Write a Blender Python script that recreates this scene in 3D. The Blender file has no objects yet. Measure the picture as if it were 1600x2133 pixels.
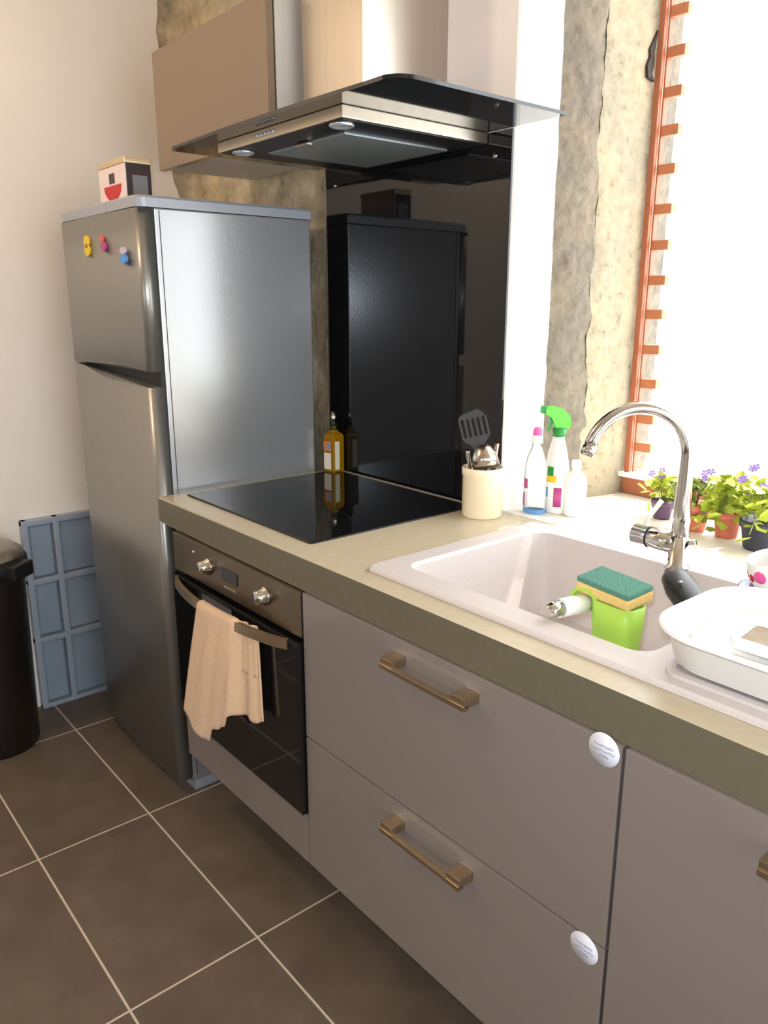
import bpy, bmesh, math, random
from mathutils import Vector, Matrix, noise
random.seed(7)
S = bpy.context.scene
C = S.collection
PI = math.pi
R = math.radians

# ------------------------------------------------------------------ camera
cd = bpy.data.cameras.new('camera'); cam = bpy.data.objects.new('camera', cd); C.objects.link(cam)
cam.location = (1.8665, -0.8451, 1.4104)
cam.rotation_euler = (R(90-14.79), 0, R(50.08))
cd.sensor_fit = 'VERTICAL'; cd.sensor_height = 24.0; cd.lens = 1637.7/2133*24
cd.clip_start = 0.02
S.camera = cam

# ------------------------------------------------------------------ light
W = bpy.data.worlds.new('world'); S.world = W; W.use_nodes = True
bg = W.node_tree.nodes['Background']
bg.inputs[0].default_value = (0.93, 0.97, 1.0, 1); bg.inputs[1].default_value = 6.6

def lamp(name, kind, loc, energy, color=(1,1,1), rot=(0,0,0), **kw):
    l = bpy.data.lights.new(name, kind); l.energy = energy; l.color = color
    o = bpy.data.objects.new(name, l); C.objects.link(o); o.location = loc; o.rotation_euler = rot
    for k, v in kw.items(): setattr(l, k, v)
    return o
def aim(o, d): o.rotation_euler = Vector(d).to_track_quat('-Z', 'Y').to_euler()

sun = lamp('sun', 'SUN', (2, 4, 6), 16.0, (1.0, 0.95, 0.86), angle=R(0.6))
aim(sun, (0.03, -0.59, -1.15))
# the camera's own flash, a hand's breadth above the lens
flash = lamp('camera_flash', 'AREA', (1.852, -0.86, 1.45), 10.0, (0.86, 0.93, 1.0), size=0.035)
aim(flash, (-0.74, 0.62, -0.25))
# warm ceiling bulb of the room
bulb = lamp('ceiling_bulb', 'POINT', (-0.35, -1.0, 2.35), 22.0, (1.0, 0.80, 0.56), shadow_soft_size=0.08)
# sky portals in the niche window and the two added windows
def portal(loc, rot, sx, sy):
    o = lamp('window_portal', 'AREA', loc, 1.0, rot=rot, shape='RECTANGLE', size=sx, size_y=sy)
    o.data.cycles.is_portal = True
portal((1.22, 1.12, 1.62), (R(90), 0, PI), 1.3, 1.45)
portal((1.6, -3.42, 1.55), (R(90), 0, 0), 1.0, 1.0)
portal((3.97, -.5, 1.4), (R(90), 0, R(90)), 2.0, 1.9)

S.view_settings.view_transform = 'Standard'
S.view_settings.look = 'None'
S.view_settings.exposure = 0.0
S.view_settings.gamma = 1.0
S.view_settings.use_curve_mapping = False
S.cycles.max_bounces = 8
S.cycles.diffuse_bounces = 5
S.cycles.glossy_bounces = 5
S.cycles.sample_clamp_indirect = 30.0
S.cycles.blur_glossy = 0.1

# ------------------------------------------------------------------ materials
def srgb(r, g, b):
    f = lambda c: (c/255/12.92) if c/255 <= .04045 else ((c/255+.055)/1.055)**2.4
    return (f(r), f(g), f(b), 1)

def mat(name, col, rough=0.5, metal=0.0, noise_amt=0.0, nscale=20, bump=0.0, bscale=60, spec=0.5,
        trans=0.0, ior=1.45, coat=0.0, alpha=1.0, stretch=None, sheen=0.0, col2=None):
    m = bpy.data.materials.new(name); m.use_nodes = True
    nt = m.node_tree; b = nt.nodes['Principled BSDF']
    b.inputs['Base Color'].default_value = col
    b.inputs['Roughness'].default_value = rough
    b.inputs['Metallic'].default_value = metal
    b.inputs['Specular IOR Level'].default_value = spec
    b.inputs['Transmission Weight'].default_value = trans
    b.inputs['IOR'].default_value = ior
    b.inputs['Coat Weight'].default_value = coat
    b.inputs['Sheen Weight'].default_value = sheen
    tc = nt.nodes.new('ShaderNodeTexCoord')
    mp = nt.nodes.new('ShaderNodeMapping'); nt.links.new(tc.outputs['Object'], mp.inputs[0])
    if stretch: mp.inputs['Scale'].default_value = stretch
    if noise_amt > 0 or col2:
        n = nt.nodes.new('ShaderNodeTexNoise'); n.inputs['Scale'].default_value = nscale; n.inputs['Detail'].default_value = 5
        nt.links.new(mp.outputs[0], n.inputs['Vector'])
        r = nt.nodes.new('ShaderNodeValToRGB'); nt.links.new(n.outputs[0], r.inputs[0])
        k = 1-noise_amt
        c2 = col2 or (col[0]*k, col[1]*k, col[2]*k, 1)
        r.color_ramp.elements[0].position = .35; r.color_ramp.elements[1].position = .65
        r.color_ramp.elements[0].color = c2; r.color_ramp.elements[1].color = col
        nt.links.new(r.outputs[0], b.inputs['Base Color'])
    if bump > 0:
        n2 = nt.nodes.new('ShaderNodeTexNoise'); n2.inputs['Scale'].default_value = bscale; n2.inputs['Detail'].default_value = 6
        nt.links.new(mp.outputs[0], n2.inputs['Vector'])
        bp = nt.nodes.new('ShaderNodeBump'); bp.inputs['Strength'].default_value = bump; bp.inputs['Distance'].default_value = 0.01
        nt.links.new(n2.outputs[0], bp.inputs['Height']); nt.links.new(bp.outputs[0], b.inputs['Normal'])
    return m

M = {}
M['front'] = mat('taupe_gloss', srgb(128,119,114), .13, spec=.5)
M['front_warm_lit'] = mat('taupe_gloss_warm_lit', srgb(138,118,98), .2)  # same taupe as the base fronts, warm ceiling light painted into the colour
M['carcass'] = mat('white_melamine', srgb(205,198,190), .45)
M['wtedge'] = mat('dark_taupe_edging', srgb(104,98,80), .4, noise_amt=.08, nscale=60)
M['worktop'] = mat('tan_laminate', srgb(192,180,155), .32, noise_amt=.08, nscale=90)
M['plinth'] = mat('dark_plinth', srgb(60,56,52), .5)
M['sink'] = mat('speckled_resin', srgb(203,195,193), .42, noise_amt=.07, nscale=320, bump=.05, bscale=300)
M['steel'] = mat('brushed_steel', srgb(188,180,170), .30, 1.0, noise_amt=.06, nscale=60, stretch=(1,1,.04))
M['steel_h'] = mat('brushed_steel_flat', srgb(186,176,160), .33, 1.0, noise_amt=.08, nscale=60, stretch=(.04,1,1))
M['panelsteel'] = mat('dull_oven_steel', srgb(128,118,104), .38, 1.0)
M['chrome'] = mat('chrome', srgb(205,203,200), .10, 1.0)
M['nickel'] = mat('satin_nickel', srgb(190,174,150), .32, 1.0)
M['fridge'] = mat('silver_lacquer', srgb(150,148,144), .33, .7, noise_amt=.04, nscale=40)
M['fridge_side'] = mat('silver_sheet', srgb(168,172,176), .23, .6, bump=.02, bscale=120)
M['fridge_trim'] = mat('silver_plastic', srgb(160,166,176), .4, .3)
M['gasket'] = mat('dark_gasket', srgb(36,35,34), .6)
M['glass_black'] = mat('black_glass', (0.006,0.006,0.007,1), .035, spec=.6)
M['splash'] = mat('black_splash_glass', (0.005,0.005,0.006,1), .03, spec=.5)
M['hoodglass'] = mat('smoked_glass', (0.01,0.011,0.012,1), .06, spec=.6)
M['black'] = mat('black_plastic', srgb(22,21,21), .4)
M['blacknylon'] = mat('black_nylon', srgb(46,46,46), .5)
M['bin'] = mat('bin_dark', srgb(26,20,18), .35)
M['binlid'] = mat('bin_lid_steel', srgb(165,160,152), .35, .9)
M['filter'] = mat('filter_mesh', srgb(150,158,162), .45, .6, noise_amt=.15, nscale=220)
M['lens'] = mat('lamp_lens', srgb(210,215,225), .1, .6)
M['cream'] = mat('cream_ceramic', srgb(238,224,194), .25, coat=.4)
M['brownline'] = mat('brown_glaze', srgb(160,110,80), .4)
M['wood'] = mat('wood_handle', srgb(190,150,100), .5, noise_amt=.2, nscale=30)
M['terra'] = mat('terracotta_wood', srgb(168,100,70), .5, noise_amt=.12, nscale=14, stretch=(6,6,1))
M['slat'] = mat('slat_wood', srgb(186,116,80), .5, noise_amt=.1, nscale=14)
M['white'] = mat('white_plastic', srgb(236,236,233), .35)
M['sill'] = mat('sill_white', srgb(232,228,218), .5, noise_amt=.04, nscale=15)
M['sticker'] = mat('sticker_paper', srgb(225,228,240), .5)
M['ink'] = mat('grey_ink', srgb(165,168,190), .6)
M['towel'] = mat('beige_towel', srgb(222,186,150), .95, noise_amt=.06, nscale=60, bump=.4, bscale=350, sheen=.3)
M['cloth2'] = mat('olive_cloth', srgb(120,104,76), .95, noise_amt=.15, nscale=50, bump=.3, bscale=300)
M['lime'] = mat('lime_silicone', srgb(170,214,84), .42)
M['sponge'] = mat('yellow_sponge', srgb(238,204,130), .95, noise_amt=.12, nscale=150, bump=.4, bscale=260)
M['scour'] = mat('green_scourer', srgb(92,148,132), .95, noise_amt=.25, nscale=260, bump=.5, bscale=300)
M['green'] = mat('green_plastic', srgb(96,205,70), .35)
M['dkgreen'] = mat('dark_green_plastic', srgb(30,130,55), .4)
M['pink'] = mat('pink_plastic', srgb(232,96,165), .4)
M['magenta'] = mat('magenta_label', srgb(176,70,130), .5)
M['blue'] = mat('blue_label', srgb(90,150,215), .5)
M['yellow'] = mat('yellow_label', srgb(225,190,40), .5)
M['clear'] = mat('clear_plastic', (0.93,0.96,0.97,1), .06, trans=.92, ior=1.2)
M['oil'] = mat('olive_oil', srgb(196,150,18), .05, trans=.55, ior=1.3)
M['dkglass'] = mat('dark_green_glass', srgb(40,50,18), .08, trans=.3)
M['label'] = mat('paper_label', srgb(226,220,200), .6)
M['orange'] = mat('orange_print', srgb(215,120,60), .6)
M['leaf'] = mat('leaf_green', srgb(176,190,66), .6, noise_amt=.25, nscale=25)
M['leaf2'] = mat('leaf_pale', srgb(160,176,96), .6, noise_amt=.35, nscale=25)
M['violet'] = mat('violet_petals', srgb(140,110,190), .6)
M['pot_t'] = mat('terracotta_pot', srgb(198,112,90), .7, noise_amt=.1, nscale=30)
M['pot_d'] = mat('slate_pot', srgb(52,54,66), .45)
M['pot_p'] = mat('plum_pot', srgb(90,70,100), .5)
M['soil'] = mat('soil', srgb(60,44,34), .95)
M['bluebowl'] = mat('slate_blue_glaze', srgb(62,78,108), .25, coat=.4)
M['red2'] = mat('coral_print', srgb(205,100,90), .5)
M['lilac'] = mat('lilac_print', srgb(196,186,206), .5)
M['red'] = mat('red_print', srgb(190,30,38), .5)
M['tinpink'] = mat('tin_white', srgb(226,208,208), .4)
M['tindark'] = mat('tin_dark', srgb(52,38,36), .4)
M['tingrey'] = mat('tin_grey', srgb(120,116,120), .5)
M['cream_metal'] = mat('tin_lid', srgb(206,186,150), .35, .4)
M['panelblue'] = mat('bluegrey_panel', srgb(134,148,164), .45, noise_amt=.06, nscale=8)
M['panelframe'] = mat('bluegrey_frame', srgb(152,162,176), .35, .1)
M['tan'] = mat('tan_food', srgb(150,128,96), .7, noise_amt=.25, nscale=60)
M['spoonsteel'] = mat('utensil_steel', srgb(190,180,170), .22, 1.0)
M['brushdark'] = mat('dark_head', srgb(50,42,36), .6)
M['display'] = mat('display_glass', srgb(18,20,26), .1)

# floor tiles 60 x 30 with light grout
def floor_mat():
    m = bpy.data.materials.new('floor_tiles'); m.use_nodes = True; nt = m.node_tree; b = nt.nodes['Principled BSDF']
    tc = nt.nodes.new('ShaderNodeTexCoord')
    mp = nt.nodes.new('ShaderNodeMapping'); mp.vector_type = 'POINT'
    sx, sy, gx, gy = .596, .3037, -.6645, -.105
    mp.inputs['Location'].default_value = (-gx+6*sx, -gy+20*sy, 0)
    nt.links.new(tc.outputs['Object'], mp.inputs[0])
    br = nt.nodes.new('ShaderNodeTexBrick'); nt.links.new(mp.outputs[0], br.inputs['Vector'])
    br.offset = 0; br.squash = 1
    br.inputs['Scale'].default_value = 1; br.inputs['Brick Width'].default_value = sx; br.inputs['Row Height'].default_value = sy
    br.inputs['Mortar Size'].default_value = .0028; br.inputs['Mortar Smooth'].default_value = .15
    br.inputs['Color1'].default_value = (1,1,1,1); br.inputs['Color2'].default_value = (.9,.9,.9,1); br.inputs['Mortar'].default_value = (0,0,0,1)
    n = nt.nodes.new('ShaderNodeTexNoise'); n.inputs['Scale'].default_value = 7; n.inputs['Detail'].default_value = 9; n.inputs['Roughness'].default_value = .62
    nt.links.new(tc.outputs['Object'], n.inputs['Vector'])
    r = nt.nodes.new('ShaderNodeValToRGB'); nt.links.new(n.outputs[0], r.inputs[0])
    r.color_ramp.elements[0].position = .3; r.color_ramp.elements[1].position = .7
    r.color_ramp.elements[0].color = srgb(92,80,69); r.color_ramp.elements[1].color = srgb(111,98,86)
    mul = nt.nodes.new('ShaderNodeMixRGB'); mul.blend_type = 'MULTIPLY'; mul.inputs[0].default_value = .5
    nt.links.new(r.outputs[0], mul.inputs[1]); nt.links.new(br.outputs['Color'], mul.inputs[2])
    mx = nt.nodes.new('ShaderNodeMixRGB'); nt.links.new(br.outputs['Fac'], mx.inputs[0])
    nt.links.new(mul.outputs[0], mx.inputs[1]); mx.inputs[2].default_value = srgb(205,190,174)
    nt.links.new(mx.outputs[0], b.inputs['Base Color'])
    b.inputs['Roughness'].default_value = .42; b.inputs['Specular IOR Level'].default_value = .35
    bp = nt.nodes.new('ShaderNodeBump'); bp.inputs['Strength'].default_value = .25; bp.inputs['Distance'].default_value = .004
    inv = nt.nodes.new('ShaderNodeMath'); inv.operation = 'MULTIPLY_ADD'; inv.inputs[1].default_value = -.6
    nt.links.new(br.outputs['Fac'], inv.inputs[0]); nt.links.new(n.outputs[0], inv.inputs[2])
    nt.links.new(inv.outputs[0], bp.inputs['Height']); nt.links.new(bp.outputs[0], b.inputs['Normal'])
    return m
M['floor'] = floor_mat()

def stone_mat(name, cols, scale=9, big=3, bumpv=.8, mortar=True):
    m = bpy.data.materials.new(name); m.use_nodes = True; nt = m.node_tree; b = nt.nodes['Principled BSDF']
    tc = nt.nodes.new('ShaderNodeTexCoord')
    n = nt.nodes.new('ShaderNodeTexNoise'); n.inputs['Scale'].default_value = scale; n.inputs['Detail'].default_value = 8; n.inputs['Roughness'].default_value = .65
    n2 = nt.nodes.new('ShaderNodeTexNoise'); n2.inputs['Scale'].default_value = big; n2.inputs['Detail'].default_value = 3
    nt.links.new(tc.outputs['Object'], n.inputs['Vector']); nt.links.new(tc.outputs['Object'], n2.inputs['Vector'])
    r = nt.nodes.new('ShaderNodeValToRGB'); nt.links.new(n.outputs[0], r.inputs[0])
    cr = r.color_ramp; cr.elements[0].position = .28; cr.elements[1].position = .72
    cr.elements[0].color = cols[0]; cr.elements[1].color = cols[-1]
    for i, c in enumerate(cols[1:-1]):
        e = cr.elements.new(.28+.44*(i+1)/(len(cols)-1)); e.color = c
    r2 = nt.nodes.new('ShaderNodeValToRGB'); nt.links.new(n2.outputs[0], r2.inputs[0])
    r2.color_ramp.elements[0].position = .42; r2.color_ramp.elements[1].position = .58
    r2.color_ramp.elements[0].color = (.84,.85,.85,1); r2.color_ramp.elements[1].color = (1,.96,.9,1)
    mul = nt.nodes.new('ShaderNodeMixRGB'); mul.blend_type = 'MULTIPLY'; mul.inputs[0].default_value = 1
    nt.links.new(r.outputs[0], mul.inputs[1]); nt.links.new(r2.outputs[0], mul.inputs[2])
    nt.links.new(mul.outputs[0], b.inputs['Base Color']); b.inputs['Roughness'].default_value = .92
    n3 = nt.nodes.new('ShaderNodeTexNoise'); n3.inputs['Scale'].default_value = 40; n3.inputs['Detail'].default_value = 8
    nt.links.new(tc.outputs['Object'], n3.inputs['Vector'])
    bp = nt.nodes.new('ShaderNodeBump'); bp.inputs['Strength'].default_value = bumpv; bp.inputs['Distance'].default_value = .008
    nt.links.new(n3.outputs[0], bp.inputs['Height']); nt.links.new(bp.outputs[0], b.inputs['Normal'])
    return m
M['stone_back'] = stone_mat('rubble_stone', [srgb(136,128,112), srgb(190,174,146), srgb(206,190,162), srgb(226,214,194)], 12, 6, .7)
M['stone_grey'] = stone_mat('raw_stone_grey', [srgb(98,91,80), srgb(120,111,98), srgb(132,122,108)], 34, 8)
M['stone_cream'] = stone_mat('limewash_stone', [srgb(118,110,94), srgb(158,148,126), srgb(166,156,135), srgb(172,163,143)], 45, 7, .5)
M['plaster'] = mat('cream_plaster', srgb(232,224,216), .9, noise_amt=.03, nscale=4, bump=.08, bscale=40)
M['plaster_white'] = mat('white_plaster', srgb(236,232,228), .85, bump=.05, bscale=30)
M['wallpink'] = mat('pinkish_plaster', srgb(240,230,226), .85, noise_amt=.03, nscale=5)
M['ceiling'] = mat('pale_wood_ceiling', srgb(214,196,170), .7, noise_amt=.2, nscale=10, stretch=(1,.1,1))

# ------------------------------------------------------------------ mesh helpers
def link(name, bm, m, parent=None, loc=None, smooth=False, mats=None):
    me = bpy.data.meshes.new(name); bmesh.ops.recalc_face_normals(bm, faces=bm.faces[:]); bm.to_mesh(me); bm.free()
    for mm in (mats or [m]): me.materials.append(mm)
    if smooth:
        for p in me.polygons: p.use_smooth = True
    o = bpy.data.objects.new(name, me); C.objects.link(o)
    if parent: o.parent = parent
    if loc: o.location = loc
    return o
def tag(o, label=None, cat=None, group=None, kind=None):
    if label: o['label'] = label
    if cat: o['category'] = cat
    if group: o['group'] = group
    if kind: o['kind'] = kind
    return o
def thing(name, loc, label, cat, group=None, rz=0):
    o = bpy.data.objects.new(name, None); C.objects.link(o); o.location = loc; o.rotation_euler = (0,0,rz)
    o.empty_display_size = .05
    return tag(o, label, cat, group)
def bx(bm, x0, x1, y0, y1, z0, z1, bev=0, seg=2, M4=None, mi=0):
    r = bmesh.ops.create_cube(bm, size=1)
    vs = r['verts']
    for v in vs:
        v.co = Vector((x0+(v.co.x+.5)*(x1-x0), y0+(v.co.y+.5)*(y1-y0), z0+(v.co.z+.5)*(z1-z0)))
        if M4: v.co = M4 @ v.co
    fs = list({f for v in vs for f in v.link_faces})
    for f in fs: f.material_index = mi
    if bev > 0:
        es = list({e for v in vs for e in v.link_edges})
        bmesh.ops.bevel(bm, geom=es, offset=bev, segments=seg, profile=.7, affect='EDGES', material=mi)
def box(name, x0, x1, y0, y1, z0, z1, m, parent=None, bev=0, seg=2, M4=None):
    bm = bmesh.new(); bx(bm, x0, x1, y0, y1, z0, z1, bev, seg, M4)
    return link(name, bm, m, parent)
def lathe_bm(bm, prof, n=32, M4=None, sx=1, sy=1, mi=0):
    rings = []
    for (r, z) in prof:
        if r < 1e-6:
            v = Vector((0,0,z)); rings.append([bm.verts.new(M4 @ v if M4 else v)])
        else:
            ring = []
            for i in range(n):
                a = 2*PI*i/n; v = Vector((r*math.cos(a)*sx, r*math.sin(a)*sy, z))
                ring.append(bm.verts.new(M4 @ v if M4 else v))
            rings.append(ring)
    for a, b in zip(rings, rings[1:]):
        for i in range(n):
            j = (i+1) % n
            if len(a) == 1 and len(b) == 1: continue
            if len(a) == 1: f = bm.faces.new((a[0], b[i], b[j]))
            elif len(b) == 1: f = bm.faces.new((a[i], a[j], b[0]))
            else: f = bm.faces.new((a[i], a[j], b[j], b[i]))
            f.material_index = mi; f.smooth = True
def lathe(name, prof, m, parent=None, n=32, M4=None, sx=1, sy=1):
    bm = bmesh.new(); lathe_bm(bm, prof, n, M4, sx, sy)
    return link(name, bm, m, parent, smooth=True)
def tube_bm(bm, pts, rad, n=12, flat=1.0, cap=True):
    pts = [Vector(p) for p in pts]
    if not isinstance(rad, (list, tuple)): rad = [rad]*len(pts)
    T = [(pts[min(i+1, len(pts)-1)]-pts[max(i-1, 0)]).normalized() for i in range(len(pts))]
    up = Vector((0,0,1)) if abs(T[0].z) < .9 else Vector((1,0,0))
    nrm = (up-T[0]*up.dot(T[0])).normalized()
    rings = []
    for i, p in enumerate(pts):
        if i: nrm = (nrm-T[i]*nrm.dot(T[i])).normalized()
        b = T[i].cross(nrm)
        rings.append([bm.verts.new(p+rad[i]*(math.cos(2*PI*k/n)*nrm*flat+math.sin(2*PI*k/n)*b)) for k in range(n)])
    for a, b in zip(rings, rings[1:]):
        for k in range(n):
            f = bm.faces.new((a[k], a[(k+1)%n], b[(k+1)%n], b[k])); f.smooth = True
    if cap: bm.faces.new(rings[0][::-1]); bm.faces.new(rings[-1])
def tube(name, pts, rad, m, parent=None, n=12, flat=1.0):
    bm = bmesh.new(); tube_bm(bm, pts, rad, n, flat)
    return link(name, bm, m, parent)
def rrect(x0, x1, y0, y1, r, n=6):
    out = []
    for cx, cy, a0 in ((x1-r, y1-r, 0), (x0+r, y1-r, 90), (x0+r, y0+r, 180), (x1-r, y0+r, 270)):
        for k in range(n+1):
            a = R(a0+90*k/n); out.append((cx+r*math.cos(a), cy+r*math.sin(a)))
    return out
def loops_bm(bm, loops, cap0=True, cap1=True, mi=0, smooth=False):
    rs = [[bm.verts.new(p) for p in l] for l in loops]
    n = len(rs[0])
    for a, b in zip(rs, rs[1:]):
        for i in range(n):
            f = bm.faces.new((a[i], a[(i+1)%n], b[(i+1)%n], b[i])); f.material_index = mi; f.smooth = smooth
    if cap0: bm.faces.new(rs[0][::-1]).material_index = mi
    if cap1: bm.faces.new(rs[-1]).material_index = mi
def prism_bm(bm, poly, z0, z1, axis='z', mi=0):
    f = {'z': lambda p, z: (p[0], p[1], z), 'y': lambda p, z: (p[0], z, p[1]), 'x': lambda p, z: (z, p[0], p[1])}[axis]
    loops_bm(bm, [[f(p, z0) for p in poly], [f(p, z1) for p in poly]], mi=mi)
def prism(name, poly, z0, z1, m, parent=None, axis='z', bev=0):
    bm = bmesh.new(); prism_bm(bm, poly, z0, z1, axis)
    if bev: bmesh.ops.bevel(bm, geom=bm.edges[:], offset=bev, segments=2, affect='EDGES')
    return link(name, bm, m, parent)
def T(x, y, z): return Matrix.Translation((x, y, z))
def Rm(a, ax): return Matrix.Rotation(R(a), 4, ax)
def struct(o): o['kind'] = 'structure'; return o

H = .914; YB = .5865; XL = -.91

# ------------------------------------------------------------------ room shell
struct(box('floor', XL-.2, 4.2, -3.6, 1.2, -.1, 0, M['floor']))
struct(box('ceiling', XL-.2, 4.2, -3.6, 1.2, 2.62, 2.72, M['ceiling']))
bm = bmesh.new()   # right wall; its window is added, unseen, to brighten surfaces facing it
bx(bm, 4.0, 4.2, -3.6, -1.5, 0, 2.62); bx(bm, 4.0, 4.2, .5, 1.2, 0, 2.62); bx(bm, 4.0, 4.2, -1.5, .5, 0, .45); bx(bm, 4.0, 4.2, -1.5, .5, 2.35, 2.62)
struct(link('wall_right', bm, M['plaster']))
bm = bmesh.new()
for y in (-1.5, -.535, .43): bx(bm, 4.05, 4.10, y, y+.07, .45, 2.35)
for z in (.45, 2.28): bx(bm, 4.05, 4.10, -1.43, .43, z, z+.07)
struct(link('window_added_right', bm, M['white']))
bm = bmesh.new()   # rear wall; small unseen window put in to light the cabinet fronts
bx(bm, XL-.2, 1.1, -3.7, -3.45, 0, 2.62); bx(bm, 2.1, 4.2, -3.7, -3.45, 0, 2.62); bx(bm, 1.1, 2.1, -3.7, -3.45, 2.05, 2.62); bx(bm, 1.1, 2.1, -3.7, -3.45, 0, 1.05)
struct(link('wall_rear', bm, M['plaster']))
bm = bmesh.new()
for x in (1.1, 1.57, 2.04): bx(bm, x, x+.06, -3.62, -3.57, 1.05, 2.05)
for z in (1.05, 1.99): bx(bm, 1.16, 2.04, -3.62, -3.57, z, z+.06)
struct(link('window_added_rear', bm, M['white']))

# left wall: plaster skin that stops raggedly just before the corner, stone beyond
def wobble(z, k=0): return .022*noise.noise(Vector((z*5, k, 3.1)))+.012*noise.noise(Vector((z*17, k, 8.2)))
bm = bmesh.new()
Nz = 90
edge = []
for i in range(Nz+1):
    z = 2.62*i/Nz
    ye = .52-.035*max(0, min(1, (z-1.75)/.35)) + wobble(z)
    edge.append((ye, z))
def col(x, yf): return [bm.verts.new((x, yf(i), edge[i][1])) for i in range(Nz+1)]
a = col(XL, lambda i: -3.6); b_ = col(XL, lambda i: edge[i][0]); c_ = col(XL-.012, lambda i: edge[i][0]+.006); d_ = col(XL-.03, lambda i: -3.6)
for p, q in ((a, b_), (b_, c_)):
    for i in range(Nz): bm.faces.new((p[i], q[i], q[i+1], p[i+1]))
struct(link('wall_left', bm, M['plaster']))

def rough_sheet(bm, P, nu, nv, amp, mi=0, seed=0, sc=9, edgefix=True):
    g = []
    for j in range(nv+1):
        row = []
        for i in range(nu+1):
            u, v = i/nu, j/nv
            p, nn = P(u, v)
            d = amp*(noise.noise(Vector(p)*sc+Vector((seed,0,0)))+.5*noise.noise(Vector(p)*sc*2.7)+.3*noise.noise(Vector(p)*sc*7))
            row.append(bm.verts.new(Vector(p)+Vector(nn)*d))
        g.append(row)
    for j in range(nv):
        for i in range(nu):
            f = bm.faces.new((g[j][i], g[j][i+1], g[j+1][i+1], g[j+1][i])); f.material_index = mi; f.smooth = True
# stone at the end of the left wall
bm = bmesh.new()
rough_sheet(bm, lambda u, v: ((XL-.018, .40+.24*u, 2.62*v), (1,0,0)), 14, 160, .008)
bx(bm, XL-.2, XL-.05, -3.6, 1.2, 0, 2.62)
struct(link('wall_left_stone', bm, M['stone_back']))
# back wall: rubble stone behind the fridge, pinkish plaster to the right, opening for the window niche
bm = bmesh.new()
rough_sheet(bm, lambda u, v: ((XL-.03+.97*u, YB+.014, 2.62*v), (0,-1,0)), 60, 150, .010, 0, 4)
bx(bm, XL-.1, .05, YB+.04, 1.2, 0, 2.62, mi=0)
bx(bm, -.095, .5975, YB, 1.2, 0, 2.62, mi=1)
link_back = link('wall_back', bm, None, mats=[M['stone_back'], M['wallpink']]); struct(link_back)
# niche reveal on the left: rounded white plaster, then raw stone, then limewashed stone
NX = lambda y: .607+(y-YB)*.19
bm = bmesh.new()
prism_bm(bm, [(.5977, YB), (.601, YB), (.606, YB+.003), (.609, YB+.010), (NX(.66), .66), (NX(.70), .70), (NX(.715)-.008, .715), (NX(.72)-.02, .72), (.5977, .72)], 0, 2.62, mi=0)
bx(bm, .5977, .62, .72, 1.2, 0, 2.62, mi=1)
def rev(u, v):
    y = .708+.145*u; z = .90+1.75*v
    return ((NX(y)-.008+.010*math.sin(u*PI), y + .012*noise.noise(Vector((0, 0, z*9)))*(1 if u < .5 else .3), z), (1,0,0))
rough_sheet(bm, rev, 22, 230, .007, 1, 2, 14)
def rev2(u, v):
    z = .90+1.75*v
    y0 = .835+.018*noise.noise(Vector((5, 0, z*7)))+.008*noise.noise(Vector((5, 0, z*23)))
    y = y0+(1.03-y0)*u
    bulge = .005*(1-math.exp(-u*9)) - .014*max(0, u-.62)*2
    return ((NX(y)-.004+bulge, y, z), (1,0,0))
rough_sheet(bm, rev2, 28, 230, .004, 2, 7, 12)
struct(link('wall_window_reveal', bm, None, mats=[M['plaster_white'], M['stone_grey'], M['stone_cream']]))
# dark gash in the limewashed stone
bm = bmesh.new()
gx = NX(.955)+.009
prism_bm(bm, [(.958,1.93),(.952,1.955),(.962,1.975),(.958,1.99),(.985,2.035),(.975,1.985),(.98,1.965),(.972,1.94),(.985,1.925)], gx-.006, gx+.001, 'x')
link('wall_reveal_gash', bm, M['brushdark']); struct(bpy.data.objects['wall_reveal_gash'])
# wall under and beyond the window
struct(box('wall_below_window', .604, 1.80, YB, 1.2, 0, .885, M['plaster_white']))
struct(box('wall_window_right', 1.80, 4.0, YB, 1.2, 0, 2.62, M['plaster_white']))
struct(box('wall_lintel', .604, 1.80, YB, 1.2, 2.36, 2.62, M['plaster_white']))
bm = bmesh.new(); prism_bm(bm, [(.600, YB-.002), (1.80, YB-.002), (1.80, 1.10), (.66, 1.10)], .885, H+.002)
bmesh.ops.bevel(bm, geom=[e for e in bm.edges if all(v.co.y < YB for v in e.verts)], offset=.006, segments=3, affect='EDGES')
struct(link('trim_1', bm, M['sill']))

# window frame (terracotta painted wood)
wf = bpy.data.objects.new('window_1', None); C.objects.link(wf); struct(wf); wf.location = (1.2, 1.0, .94)
def ch(o, p=wf): o.parent = p; o.matrix_parent_inverse = Matrix.Translation(-Vector(p.location)); return o
ch(box('jamb', .686, .702, .985, .998, .975, 2.36, M['terra'], bev=.002))
ch(box('bottom_rail', .682, 1.80, .985, 1.04, .917, .963, M['terra'], bev=.003))
ch(box('weather_ledge', .672, 1.80, .972, 1.04, .963, .975, M['white'], bev=.002))
sh = thing('louvre_rack', (.706, 1.0, .975), 'row of short terracotta wooden slat ends running up the window jamb', 'shutter')
o = box('stile', -.003, .001, -.001, .016, 0, 1.30, M['terra'], sh, .0005)
zs = [2.071,1.985,1.899,1.815,1.728,1.637,1.553,1.469,1.386,1.298,1.211,1.119,1.044]
zs = [2.071+.087*k for k in (2,1)] + zs
for z in zs:
    box('slat', .001, .046, -.002, .016, z-.975-.012, z-.975+.012, M['slat'], sh, .002)

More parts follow.
